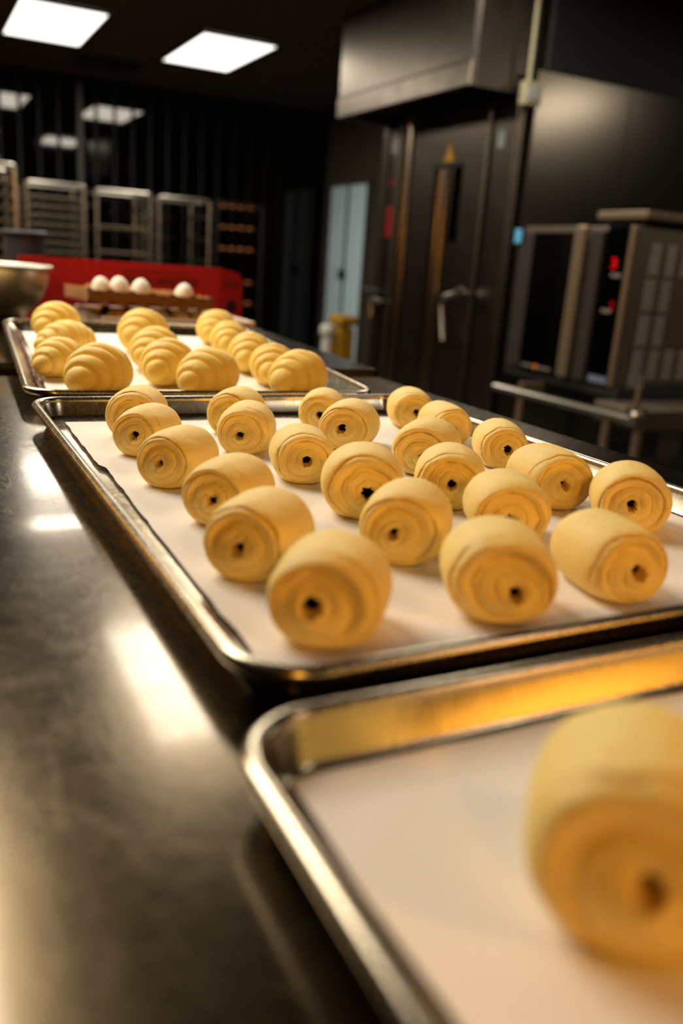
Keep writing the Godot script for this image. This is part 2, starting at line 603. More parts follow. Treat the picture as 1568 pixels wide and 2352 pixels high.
func paper_mesh(w: float, l: float, seed_: int, tear: bool) -> ArrayMesh:
	var f := FastNoiseLite.new()
	f.seed = seed_
	f.frequency = 9.0
	var nx := 40
	var nz := 60
	var P := PackedVector3Array()
	var Q := PackedVector3Array()
	for j in nz + 1:
		for i in nx + 1:
			var u := -1.0 + 2.0 * i / nx
			var t := -1.0 + 2.0 * j / nz
			var x := u * w / 2
			var z := t * l / 2
			var edge := maxf(smoothstep(0.93, 1.0, absf(u)), smoothstep(0.96, 1.0, absf(t)))
			if tear and u < -0.9 and t > -0.35:
				x += 0.004
			x += 0.0016 * f.get_noise_2d(z * 2.0, 3.0 + u) * absf(u)
			z += 0.0016 * f.get_noise_2d(x * 2.0, 7.0 + t) * absf(t)
			var y := 0.0009 + 0.0009 * (0.5 + 0.5 * f.get_noise_2d(x, z)) + edge * 0.0022 * (0.6 + 0.6 * f.get_noise_2d(z * 0.6, x * 0.6))
			P.append(Vector3(x, y, z))
			Q.append(Vector3(x, y - 0.0003, z))
	var b := Bld.new()
	b.grid(P, nz + 1, nx + 1, false, true)
	b.grid(Q, nz + 1, nx + 1, false, true)
	return b.mesh()

# a frame for each pan: origin in the middle of its base
func pan_frame(near_left: Vector3, yaw: float, tilt: float, w := 0.457, l := 0.66) -> Transform3D:
	var bs := Basis(Vector3.UP, deg_to_rad(yaw)) * Basis(Vector3.RIGHT, deg_to_rad(tilt))
	return Transform3D(bs, near_left + bs * Vector3(w / 2, 0, -l / 2))

var T1: Transform3D
var T2: Transform3D
var T3: Transform3D

func make_pans() -> void:
	T1 = pan_frame(Vector3(0.0866, BENCH, 0.4018), -0.09, 0.0)
	T2 = pan_frame(Vector3(0.1076, BENCH, -0.2771), 0.276, 0.0)
	T3 = pan_frame(Vector3(0.1056, BENCH, -0.9782), -3.30, 2.2, 0.433, 0.626)
	var pm := pan_mesh(0.457, 0.66)
	var pans := [
		[T1, "aluminium sheet pan nearest the viewer, cut off by the photo's lower right corner"],
		[T2, "aluminium sheet pan in the middle holding four columns of rolled chocolate pastries"],
		[T3, "aluminium sheet pan furthest away holding croissants, with brown baked residue along its left wall"]]
	for p in pans:
		var t := thing("sheet_pan", p[1], "sheet pan", p[0].origin, p[0].basis, "sheet pans in a row on the bench")
		obj("pan", pan_mesh(0.433, 0.626, 0.007) if p[0] == T3 else pm, M.pan, t)
		if p[0] == T3:
			var rng := RandomNumberGenerator.new()
			rng.seed = 5
			var r := Bld.new()
			var pts := []
			for k in 40:
				pts.append(Vector3(-0.1928 + rng.randf_range(-0.0012, 0.0012), 0.0048 + rng.randf_range(-0.001, 0.001), -0.27 + k * 0.014))
			for k in 39:
				var w := rng.randf_range(0.0012, 0.0036)
				r.cyl(pts[k], pts[k + 1], w, rng.randf_range(0.0008, 0.0026), 7)
			obj("baked_residue", r, M.residue, t)
	var papers := [
		[T1, 0.416, 0.614, 4, false, "white parchment sheet lining the pan nearest the viewer"],
		[T2, 0.408, 0.580, 2, true, "white parchment sheet under the rolled chocolate pastries on the middle pan"],
		[T3, 0.370, 0.556, 7, false, "white parchment sheet under the croissants on the furthest pan"]]
	for p in papers:
		var o := tag(obj("parchment_sheet", paper_mesh(p[1], p[2], p[3], p[4]), M.paper), p[5], "parchment paper", "parchment sheets lining the pans")
		o.transform = p[0] * Transform3D(Basis(Vector3.UP, deg_to_rad(-0.9 if p[4] else 0.0)), Vector3(0.0, 0.0012, 0.019 if p[4] else 0.0))

# ------------------------------------------------------------------ dough
func sstep(a: float, b: float, x: float) -> float:
	return smoothstep(a, b, x)

func roll_mesh(r: float, a: float, e: float, hole: Vector2, hand: float, phase: float, turns: float, seed_: int) -> ArrayMesh:
	var f := FastNoiseLite.new()
	f.seed = seed_
	f.frequency = 1.0
	var nv := 120
	var nf := 84
	var nb := 22
	var P := PackedVector3Array()
	var cs := PackedFloat32Array()
	var sn := PackedFloat32Array()
	for j in nv:
		cs.append(cos(TAU * j / nv))
		sn.append(sin(TAU * j / nv))
	for i in nf + nb + 1:
		var front := i <= nf
		var t := float(i) / nf if front else 1.0 - float(i - nf) / nb
		t = t * (0.75 + 0.25 * t) if front else t
		var tau := t * PI / 2
		var rho := pow(sin(tau), 0.80)
		var w := a * pow(maxf(cos(tau), 0.0), 0.60)
		for j in nv:
			var th := TAU * j / nv
			var lump := 1.0 + 0.025 * f.get_noise_3d(cs[j] * 1.3, sn[j] * 1.3, (w if front else -w) * 25.0)
			var px := r * rho * cs[j] * lump
			var py := r * e * rho * sn[j] * lump
			var z := w if front else -w
			var dz := 0.0
			var mix := 1.0 - sstep(0.90, 0.985, rho)
			if front and mix > 0.0:
				var hk := pow(1.0 - rho, 1.25)
				px += hole.x * r * hk
				py += hole.y * r * hk
				var wob := 0.20 * f.get_noise_2d(cs[j] * 0.7 + 5.0, sn[j] * 0.7 + rho * 0.8)
				var phi := rho * turns - hand * th / TAU + phase + wob
				var u := phi - floorf(phi)
				var hump := pow(sin(PI * u), 0.34)
				var fine := phi * 3.0 + 0.3 * f.get_noise_2d(cs[j] * 2.0, sn[j] * 2.0 + 9.0)
				var uf := fine - floorf(fine)
				var outer := sstep(0.5, 0.78, rho)
				var deep := 0.0018 + 0.0042 * outer * (0.65 + 0.35 * sn[j])
				dz += (hump - 1.0) * deep * clampf(0.75 + 0.9 * f.get_noise_2d(cs[j] * 1.2 + 40.0, sn[j] * 1.2 + rho * 2.0), 0.25, 1.4)
				dz += (pow(sin(PI * uf), 0.4) - 1.0) * 0.0009 * sstep(0.2, 0.4, rho) * (0.6 + 0.8 * f.get_noise_2d(cs[j] * 3.0 + 30.0, sn[j] * 3.0))
				dz -= 0.0098 * (1.0 - sstep(0.52, 0.93, rho)) * (0.8 + 0.35 * sn[j])
				var rh := 0.10 + 0.016 * (seed_ * 7 % 4) + 0.06 * f.get_noise_2d(cs[j] * 1.5 + 20.0, sn[j] * 1.5)
				dz -= 0.013 * (1.0 - sstep(rh * 0.75, rh * 1.2, rho))
				dz *= mix * r / 0.028
			elif not front:
				var phb := rho * turns + hand * th / TAU
				var ub := phb - floorf(phb)
				dz = (1.0 - pow(sin(PI * ub), 0.42)) * 0.0035 * (1.0 - sstep(0.85, 0.97, rho))
			var lim := 0.60 * r
			var dn := 0.20 * r
			if py < -lim:
				py = -lim - dn * (1.0 - exp(-(-lim - py) / dn))
			P.append(Vector3(px, py + 0.765 * r, z + dz))
	return Bld.new().grid(P, nf + nb + 1, nv, true).mesh()

func make_roll(x: float, y: float, z: float, yaw: float, r: float, a: float, e: float, hole: Vector2, hand: float, phase: float, turns: float, seed_: int, label: String, group: String) -> void:
	var t := thing("chocolate_roll", label, "pastry", Vector3(x, y, z), Basis(Vector3.UP, deg_to_rad(yaw)), group)
	obj("dough", roll_mesh(r, a, e, hole, hand, phase, turns, seed_), M.dough, t)
	var s := r / 0.028
	var front := a - (0.0145 + 0.0012 * (seed_ % 3)) * s
	var wide := 0.0098 * s
	var c := box(Vector3(hole.x * r, hole.y * r + 0.765 * r, (front - a * 0.8) / 2), Vector3(wide, wide * 0.85, front + a * 0.8), 0.0007, Basis(Vector3.BACK, 0.3 + seed_))
	obj("chocolate_baton", c, M.chocolate, t)

const ROWS := ["nearest row", "second row from front", "third row from front", "fourth row from front", "fifth row from front", "furthest row"]
const COLS := {"A": "leftmost column", "B": "second column from left", "C": "third column from left", "D": "rightmost column"}

func make_rolls() -> void:
	# column and row, x, z, radius, yaw, half length, height ratio, hole (x, y), handedness, phase, turns
	var L := [
		["A", 1, 0.181, -0.354, 0.0298, -36, 0.037, 0.90, -0.22, -0.02, 1, 0.0, 3.4],
		["A", 2, 0.179, -0.448, 0.0285, -43, 0.039, 0.90, -0.10, -0.08, 1, 0.3, 3.5],
		["A", 3, 0.194, -0.548, 0.0273, -44, 0.039, 0.88, 0.02, -0.05, 1, 0.55, 3.7],
		["A", 4, 0.187, -0.653, 0.0265, -42, 0.040, 0.92, -0.05, 0.0, 1, 0.1, 3.9],
		["A", 5, 0.189, -0.761, 0.0255, -37, 0.040, 0.94, 0.0, 0.05, 1, 0.7, 3.7],
		["A", 6, 0.198, -0.840, 0.0280, -27, 0.040, 0.95, 0.0, 0.0, -1, 0.2, 3.9],
		["B", 1, 0.282, -0.352, 0.0310, -28, 0.038, 0.85, 0.24, -0.16, -1, 0.4, 3.5],
		["B", 2, 0.280, -0.447, 0.0288, -39, 0.038, 0.91, -0.18, -0.05, 1, 0.0, 4.0],
		["B", 3, 0.297, -0.542, 0.0313, -27, 0.039, 0.87, 0.14, -0.12, -1, 0.5, 3.7],
		["B", 4, 0.292, -0.645, 0.0272, -18, 0.039, 0.88, 0.06, 0.02, -1, 0.2, 3.9],
		["B", 5, 0.283, -0.755, 0.0271, -28, 0.040, 0.94, -0.12, -0.06, 1, 0.6, 3.8],
		["B", 6, 0.302, -0.838, 0.0275, -36, 0.040, 0.94, 0.0, 0.0, 1, 0.1, 3.8],
		["C", 1, 0.369, -0.358, 0.0276, -11, 0.039, 0.90, 0.08, 0.0, 1, 0.3, 3.5],
		["C", 2, 0.369, -0.460, 0.0291, -26, 0.038, 0.84, -0.08, -0.10, 1, 0.75, 3.6],
		["C", 3, 0.379, -0.547, 0.0285, -33, 0.039, 0.88, 0.05, 0.0, -1, 0.15, 3.9],
		["C", 4, 0.417, -0.643, 0.0300, -43, 0.040, 0.86, 0.05, -0.15, 1, 0.5, 3.7],
		["C", 5, 0.392, -0.751, 0.0290, -38, 0.040, 0.89, -0.12, 0.04, 1, 0.0, 4.0],
		["C", 6, 0.406, -0.846, 0.0255, -32, 0.040, 0.95, 0.0, 0.0, 1, 0.4, 3.7],
		["D", 2, 0.484, -0.457, 0.0293, -37, 0.039, 0.90, -0.10, 0.05, 1, 0.2, 3.9],
		["D", 3, 0.463, -0.527, 0.0300, -13, 0.040, 0.83, -0.05, 0.0, 1, 0.6, 4.0],
		["D", 4, 0.509, -0.656, 0.0255, -27, 0.040, 0.93, 0.12, 0.05, -1, 0.3, 3.8],
		["D", 5, 0.513, -0.762, 0.0245, -12, 0.040, 0.95, -0.10, 0.0, 1, 0.1, 3.7],
		["D", 6, 0.518, -0.843, 0.0266, -22, 0.040, 0.92, 0.10, 0.05, 1, 0.8, 3.7]]
	var k := 0
	for q in L:
		k += 1
		var lab := "chocolate roll, %s, %s of middle tray" % [COLS[q[0]], ROWS[q[1] - 1]]
		make_roll(q[2] * 0.984, BENCH + 0.002, q[3] * 0.984, q[5], q[4] * 0.984, q[6] * 0.984, q[7], Vector2(q[8], q[9]), q[10], q[11], q[12], k, lab, "chocolate rolls on the middle tray")
	make_roll(0.182, BENCH + 0.0028, -0.147, -44, 0.0325, 0.038, 0.95, Vector2(0.1, -0.05), 1, 0.4, 2.0, 40, "large blurred chocolate roll at the lower right corner, alone on the nearest tray", "")

func croissant_mesh(r: float, a: float, seed_: int) -> ArrayMesh:
	var f := FastNoiseLite.new()
	f.seed = seed_
	f.frequency = 1.0
	var rng := RandomNumberGenerator.new()
	rng.seed = seed_
	var nu := 150
	var nv := 48
	var bands := 3.5
	var skew := rng.randf_range(-0.5, 0.5)
	var off := rng.randf_range(0.1, 0.5)
	var P := PackedVector3Array()
	for i in nu + 1:
		var w := -cos(PI * i / nu)
		var t := absf(w)
		for j in nv:
			var th := TAU * j / nv
			var phi := t * bands + off + (0.10 * skew * cos(th) + 0.05 * f.get_noise_2d(cos(th), w * 2.0 + 4.0)) * signf(w) * 2.0
			var fl := floorf(phi)
			var u := phi - fl
			# each wrap is a plump band that ends in a step over the next one out
			var c0 := clampf((fl - off) / bands, 0.0, 1.0)
			var c1 := clampf((fl + 1.0 - off) / bands, 0.0, 1.0)
			var r0 := 1.0 - pow(c0, 1.75) * 0.80
			var r1 := 1.0 - pow(c1, 1.75) * 0.80
			var plump := pow(sin(PI * clampf(u * 0.82 + 0.12, 0.0, 1.0)), 0.55)
			var rr := lerpf(r0, r1, u * 0.6) * (0.68 + 0.32 * plump)
			if u > 0.86:
				rr = lerpf(rr, r1 * 0.72, sstep(0.86, 1.0, u))
			rr *= sqrt(maxf(0.0, 1.0 - pow(t, 14.0))) 
			rr *= r * (1.0 + 0.03 * f.get_noise_3d(cos(th), sin(th), w * 1.5))
			var px := rr * cos(th)
			var py := rr * sin(th) * 0.90
			var cy := 0.74 * r - 0.16 * r * t * t
			py += cy
			if py < 0.10 * r:
				py = 0.10 * r - 0.1 * r * (1.0 - exp(-(0.10 * r - py) / (0.1 * r)))
			P.append(Vector3(px + 0.10 * r * (1.0 - t * t), py, a * w))
	return Bld.new().grid(P, nu + 1, nv, true).mesh()

func make_croissants() -> void:
	var L := [
		[0.086, 0.062, 0.0350, -34, "in the left column, nearest the front rim of the far tray"],
		[0.053, 0.195, 0.0275, -30, "in the left column, second from the front, hugging the stained wall"],
		[0.078, 0.338, 0.0301, -52, "in the left column, third from the front of the far tray"],
		[0.079, 0.520, 0.0340, -29, "in the left column, furthest back beside the steel bowl"],
		[0.219, 0.062, 0.0340, -41, "in the middle column, nearest the front rim of the far tray"],
		[0.185, 0.142, 0.0331, -26, "in the middle column, second from the front, its tip facing forward"],
		[0.191, 0.258, 0.0330, -29, "in the middle column, third from the front of the far tray"],
		[0.201, 0.412, 0.0375, -27, "in the middle column, furthest back below the egg tray"],
		[0.340, 0.062, 0.0338, -47, "in the right column, nearest the front rim of the far tray"],
		[0.333, 0.150, 0.0307, -20, "in the right column, second from the front of the far tray"],
		[0.331, 0.250, 0.0314, -23, "in the right column, third from the front of the far tray"],
		[0.341, 0.404, 0.0299, -17, "in the right column, fourth from the front of the far tray"],
		[0.352, 0.527, 0.0325, -28, "in the right column, furthest back by the red carton"]]
	var k := 0
	for q in L:
		k += 1
		var loc := Vector3(q[0] - 0.433 / 2, 0.0034, 0.313 - q[1])
		var tr := T3 * Transform3D(Basis(Vector3.UP, deg_to_rad(q[3])), loc)
		var t := thing("croissant", "pale unbaked croissant " + q[4], "croissant", tr.origin, tr.basis, "croissants on the far tray")
		obj("dough", croissant_mesh(q[2] * 1.1, 0.056, 60 + k), M.croissant, t)

# ------------------------------------------------------------------ behind the trays: eggs, carton, bowl
func egg_mesh() -> ArrayMesh:
	var prof := []
	for k in 17:
		var t := PI * k / 16.0
		var y := -cos(t)
		prof.append(Vector2(0.0215 * sin(t) * (1.0 - 0.12 * y), 0.028 * y))
	return Bld.new().lathe(prof, 24).mesh()

func egg_tray_mesh(w: float, n: int, cup: float) -> ArrayMesh:      # a moulded pulp flat: cups and peaks, with a rim
	var res := n * 12
	var P := PackedVector3Array()
	var Q := PackedVector3Array()
	for j in res + 1:
		for i in res + 1:
			var u := float(i) / res
			var t := float(j) / res
			var x := (u - 0.5) * w
			var z := (t - 0.5) * w
			var y := 0.5 * cup + 0.25 * cup * (cos(u * n * TAU) + cos(t * n * TAU))
			var e := minf(minf(u, 1.0 - u), minf(t, 1.0 - t)) * w
			y = lerpf(cup * 0.72, y, sstep(0.004, 0.012, e))
			P.append(Vector3(x, y, z))
			Q.append(Vector3(x, y - 0.0025, z))
	var b := Bld.new()
	b.grid(P, res + 1, res + 1, false, true)
	b.grid(Q, res + 1, res + 1, false, true)
	var h := w / 2
	# the skirt round it rises and falls with the cups
	var line := PackedVector2Array()
	var m := n * 10
	for k in m + 1:
		line.append(Vector2((float(k) / m - 0.5) * w, cup * (0.70 + 0.16 * cos(TAU * n * k / m))))
	for k in m + 1:
		line.append(Vector2((0.5 - float(k) / m) * w, cup * (0.06 + 0.08 * cos(TAU * n * k / m))))
	for k in 4:
		var bs := Basis(Vector3.UP, PI / 2 * k)
		b.prism(line, 0.004, Transform3D(bs, bs * Vector3(0, 0, h)))
	return b.mesh()

func make_eggs() -> void:
	var bx := thing("pale_box", "shallow pale cardboard box under the egg trays, behind the far tray", "box", Vector3(0.5085, TABLE, -1.9275))
	obj("wall", span(Vector3(-0.163, 0.0, 0.154), Vector3(0.163, 0.031, 0.162), 0.002), M.pale_board, bx)
	obj("wall", span(Vector3(-0.163, 0.0, -0.162), Vector3(0.163, 0.031, -0.154), 0.002), M.pale_board, bx)
	obj("wall", span(Vector3(-0.163, 0.0, -0.154), Vector3(-0.155, 0.031, 0.154), 0.002), M.pale_board, bx)
	obj("wall", span(Vector3(0.155, 0.0, -0.154), Vector3(0.163, 0.031, 0.154), 0.002), M.pale_board, bx)
	var em := egg_mesh()
	var et := egg_tray_mesh(0.285, 6, 0.034)
	var low := tag(obj("egg_tray", et, M.pulp), "lower pulp egg tray inside the pale box, full of eggs", "egg tray", "stacked egg trays")
	low.position = Vector3(0.500, TABLE + 0.0026, -1.93)
	var k := 0
	var nth := ["leftmost", "second from left", "third from left", "fourth from left", "fifth from left", "rightmost"]
	for i in 6:      # the eggs of the lower tray whose tops show between the trays
		var o := tag(obj("egg", em, M.egg_brown if i in [0, 5] else M.egg), "%s of the eggs showing below the brown egg tray" % nth[i], "egg", "eggs in the lower tray")
		o.transform = Transform3D(Basis(Vector3.RIGHT, 1.35 + 0.1 * i), Vector3(0.500 + (i - 2.5) * 0.0435, TABLE + 0.0245, -1.93 + (0.094 if i in [0, 5] else 0.100)))
	var up := tag(obj("egg_tray", et, M.pulp), "brown pulp egg tray on top, four white eggs along it", "egg tray", "stacked egg trays")
	up.transform = Transform3D(Basis(Vector3.BACK, -0.03) * Basis(Vector3.RIGHT, -0.03) * Basis.from_scale(Vector3(0.9, 1, 1)), Vector3(0.449, 0.0725, -1.92))
	var at := [[0.352, 0.103], [0.388, 0.105], [0.432, 0.103], [0.523, 0.098]]
	for p in at:
		var o := tag(obj("egg", em, M.egg), ["leftmost white egg on the brown egg tray", "second white egg from the left on the brown egg tray", "third white egg from the left on the brown egg tray", "white egg standing alone at the right of the brown egg tray"][k], "egg", "white eggs on the top tray")
		o.transform = Transform3D(Basis(Vector3.BACK, 0.15 - 0.08 * k), Vector3(p[0], p[1], -1.92 + 0.115))
		k += 1

func make_carton() -> void:
	var t := thing("egg_carton_box", "open red cardboard egg box standing upright behind the egg trays, dark printing", "box", Vector3(0.16, TABLE, -2.10))
	var z := 0.0
	# the tall red panel: its lower left is cut away where the lid folds in
	var poly := PackedVector2Array([Vector2(0.085, 0.0), Vector2(0.54, 0.0), Vector2(0.54, 0.1327), Vector2(0.065, 0.1347), Vector2(0.068, 0.1027)])
	obj("front_panel", Bld.new().prism(poly, 0.005), M.red_card, t)
	var side := PackedVector2Array([Vector2(0, 0.0), Vector2(0.062, 0.0), Vector2(0.068, 0.015), Vector2(0.068, 0.1), Vector2(0.062, 0.117), Vector2(0.048, 0.125), Vector2(0, 0.1327)])
	var sb := Basis(Vector3.UP, 0.30)
	var sp := obj("side_flap", Bld.new().prism(side, 0.005), M.red_card, t)
	sp.transform = Transform3D(sb, Vector3(0.541, 0, 0.0))
	var tx := TextMesh.new()
	tx.text = "5 DOZEN LARGE EGGS"
	var sf := SystemFont.new()
	sf.font_names = PackedStringArray(["Droid Sans"])
	sf.font_weight = 700
	tx.font = sf
	tx.font_size = 16
	tx.pixel_size = 0.0010
	tx.depth = 0.0006
	var o := obj("lettering", tx, M.print, t)
	o.position = Vector3(0.385, 0.0927, 0.0031)
	o.scale = Vector3(1.2, 1.65, 1.0)
	obj("fine_print", span(Vector3(0.30, 0.1122, 0.0026), Vector3(0.46, 0.1167, 0.0032)), M.print_soft, t)
	var disc := Bld.new().cyl(Vector3(0.036, 0.040, 0.0024), Vector3(0.036, 0.040, 0.0034), 0.0165, 0.0165, 24)
	obj("emblem", disc, M.print, sp)
	var ring := Bld.new()
	for k in 5:
		var a := TAU * k / 5
		ring.cyl(Vector3(0.036 + 0.008 * cos(a), 0.040 + 0.008 * sin(a), 0.003), Vector3(0.036 + 0.008 * cos(a), 0.040 + 0.008 * sin(a), 0.004), 0.0025, 0.0025, 10)
	obj("emblem_mark", ring, M.print_soft, sp)
	for k in 3:
		obj("fine_print", span(Vector3(0.008, 0.086 + k * 0.007, 0.0026), Vector3(0.056, 0.0895 + k * 0.007, 0.0032)), M.print_soft, sp)
	obj("grey_patch", span(Vector3(0.002, 0.001, 0.0026), Vector3(0.056, 0.015, 0.0032)), M.grey_card, sp)
	# back and base of the box so that it stands
	obj("back_panel", span(Vector3(0.06, 0, -0.36), Vector3(0.54, 0.10, -0.355)), M.red_card, t)
	obj("base_panel", span(Vector3(0.06, 0, -0.355), Vector3(0.54, 0.005, -0.003)), M.red_card, t)
	obj("left_panel", span(Vector3(0.06, 0.005, -0.355), Vector3(0.065, 0.10, -0.003)), M.red_card, t)

func make_bowl() -> void:
	var t := thing("mixing_bowl", "stainless steel mixing bowl at the left edge behind the croissants", "bowl", Vector3(0.136, TABLE, -1.93), Basis.from_scale(Vector3(1, 0.905, 1)))
	var prof := [Vector2(0, 0.004), Vector2(0.050, 0.004), Vector2(0.056, 0.0), Vector2(0.060, 0.0), Vector2(0.064, 0.006)]
	for k in 9:
		var a := k / 8.0
		prof.append(Vector2(0.066 + 0.066 * sin(a * PI / 2), 0.008 + 0.118 * (1.0 - cos(a * PI / 2)) * 0.55 + 0.118 * a * 0.45))
	obj("bowl", Bld.new().lathe(prof + [Vector2(0.130, 0.126), Vector2(0.120, 0.105), Vector2(0.100, 0.055), Vector2(0.07, 0.02), Vector2(0.04, 0.008), Vector2(0, 0.007)], 48), M.bowl, t)
	var rim := []
	for k in 49:
		rim.append(Vector3(0.135 * cos(TAU * k / 48), 0.1275, 0.135 * sin(TAU * k / 48)))
	obj("rolled_rim", Bld.new().tube(rim, 0.0048, 10), M.bowl, t)
	var c := thing("storage_tub", "dark grey plastic tub standing behind the red carton at the left", "tub", Vector3(0.315, TABLE, -2.75), Basis.from_scale(Vector3(1, 0.94, 1)))
	obj("tub", Bld.new().lathe([Vector2(0, 0), Vector2(0.05, 0), Vector2(0.054, 0.004), Vector2(0.060, 0.185), Vector2(0.064, 0.188), Vector2(0.064, 0.196), Vector2(0.058, 0.198), Vector2(0.050, 0.02), Vector2(0, 0.018)], 28), M.grey_plastic, c)
	obj("lid", Bld.new().lathe([Vector2(0, 0.192), Vector2(0.058, 0.192), Vector2(0.066, 0.19), Vector2(0.068, 0.2), Vector2(0.058, 0.206), Vector2(0, 0.206)], 28), M.grey_plastic, c)

# ------------------------------------------------------------------ racks at the back wall
func rack(x0: float, x1: float, z: float, top: float, m: Material, label: String, slides: Array, depth := 0.62) -> Node3D:
	var t := thing("bun_rack", label, "bakery rack", Vector3((x0 + x1) / 2, 0, z), Basis.IDENTITY, "tall racks along the back wall")
	var h := (x1 - x0) / 2
	var post := Bld.new().cyl(Vector3(0, FLOOR + 0.09, 0), Vector3(0, top, 0), 0.016, 0.016, 12).mesh()
	for sx in [-1.0, 1.0]:
		for sz in [0.0, 1.0]:
			var o := obj("post", post, m, t)
			o.position = Vector3(sx * h, 0, -sz * depth)
			var w := obj("caster", Bld.new().cyl(Vector3(-0.015, 0, 0), Vector3(0.015, 0, 0), 0.045, 0.045, 16), M.black, t)
			w.position = Vector3(sx * h, FLOOR + 0.045, -sz * depth)
	for sz in [0.0, 1.0]:
		var o := obj("top_rail", Bld.new().tube([Vector3(-h, top - 0.02, 0), Vector3(-h + 0.006, top - 0.004, 0), Vector3(-h + 0.03, top, 0), Vector3(h - 0.03, top, 0), Vector3(h - 0.006, top - 0.004, 0), Vector3(h, top - 0.02, 0)], 0.016, 10), m, t)
		o.position.z = -sz * depth
	var sr := Bld.new().box(Vector3(0, 0, -depth / 2), Vector3(0.022, 0.022, depth), 0.003).mesh()
	for sx in [-1.0, 1.0]:
		for y in [top - 0.01, FLOOR + 0.12]:
			var o := obj("side_rail", sr, m, t)
			o.position = Vector3(sx * h, y, 0)
	var sl := Bld.new()
	sl.box(Vector3(0, 0, -depth / 2), Vector3(0.004, 0.022, depth), 0.001)
	sl.box(Vector3(0.014, -0.010, -depth / 2), Vector3(0.028, 0.003, depth), 0.001)
	var sm := sl.mesh()
	for y in slides:
		for sx in [-1.0, 1.0]:
			var o := obj("tray_slide", sm, m, t)
			o.transform = Transform3D(Basis(Vector3.UP, 0.0 if sx < 0 else PI), Vector3(sx * (h - 0.018), y, 0.0 if sx < 0 else -depth))
	return t

func rack_pan(x0: float, x1: float, z: float, slide: float, label: String, m: Material) -> void:      # a pan lying on the slides of a rack
	var w := x1 - x0 - 0.052
	var b := Bld.new()
	b.box(Vector3(0, -0.0055, -0.29), Vector3(w, 0.003, 0.57))
	b.cyl(Vector3(-w / 2, 0.012, 0), Vector3(w / 2, 0.012, 0), 0.007, 0.007, 8)
	b.box(Vector3(0, 0.003, -0.003), Vector3(w, 0.016, 0.003))
	for s in [-1.0, 1.0]:
		b.box(Vector3(s * (w / 2 - 0.002), 0.004, -0.29), Vector3(0.004, 0.016, 0.57))
	var o := tag(obj("rack_pan", b, m), label, "sheet pan", "pans loaded in the racks")
	o.position = Vector3((x0 + x1) / 2, slide - 0.001, z)

func make_racks() -> void:
	var nth := ["topmost", "second from the top", "third from the top", "fourth from the top", "fifth from the top", "sixth from the top", "seventh from the top", "eighth from the top", "lowest"]
	var ys := []
	for k in 9:
		ys.append(0.55 - k * 0.085)
	rack(0.20, 0.70, -6.5, 0.655, M.alu, "aluminium bakery rack cut off by the left edge of the photo", ys)
	for k in 9:
		rack_pan(0.20, 0.70, -6.51, ys[k], "pan in the rack at the left edge, " + nth[k], M.dark_pan)
	ys = []
	for k in 8:
		ys.append(0.545 - k * 0.077)
	rack(0.985, 1.475, -8.3, 0.672, M.alu, "aluminium bakery rack filled with pans, second from the left", ys)
	for k in 8:
		rack_pan(0.985, 1.475, -8.31, ys[k], "pan in the second rack from the left, " + (nth[k] if k < 7 else "lowest"), M.dark_pan)
	rack(1.585, 2.075, -8.3, 0.66, M.alu, "aluminium bakery rack with two pans, in the middle of the row", [0.53, 0.335, 0.113, -0.1, -0.3, -0.5])
	rack_pan(1.585, 2.075, -8.31, 0.335, "upper pan in the middle rack", M.dark_pan)
	rack_pan(1.585, 2.075, -8.31, 0.113, "lower pan in the middle rack", M.dark_pan)
	rack(2.155, 2.645, -8.3, 0.65, M.alu, "empty aluminium bakery rack, left of the dark rack", [0.5, 0.3, 0.1, -0.1, -0.3, -0.5])
	ys = [0.598, 0.405, 0.205, -0.112, -0.315]
	rack(2.72, 3.19, -8.3, 0.648, M.dark_rack, "dark bakery rack holding shelves of browned pastries", ys)
	var lump := Bld.new().lathe([Vector2(0, 0), Vector2(0.032, 0.0), Vector2(0.040, 0.012), Vector2(0.034, 0.032), Vector2(0.016, 0.042), Vector2(0, 0.043)], 14).mesh()
	for i in 5:
		rack_pan(2.72, 3.19, -8.31, ys[i], "pan of browned pastries in the dark rack, " + nth[i], M.dark_rack)
		for k in 4:
			if i > 2 and k < 2:
				continue
			var o := tag(obj("baked_pastry", lump, M.pastry), "browned pastry, %s, on the %s pan of the dark rack" % [["leftmost", "second from left", "third from left", "rightmost"][k], nth[i]], "pastry", "browned pastries in the dark rack")
			o.position = Vector3(2.81 + k * 0.095, ys[i] - 0.0045, -8.39)

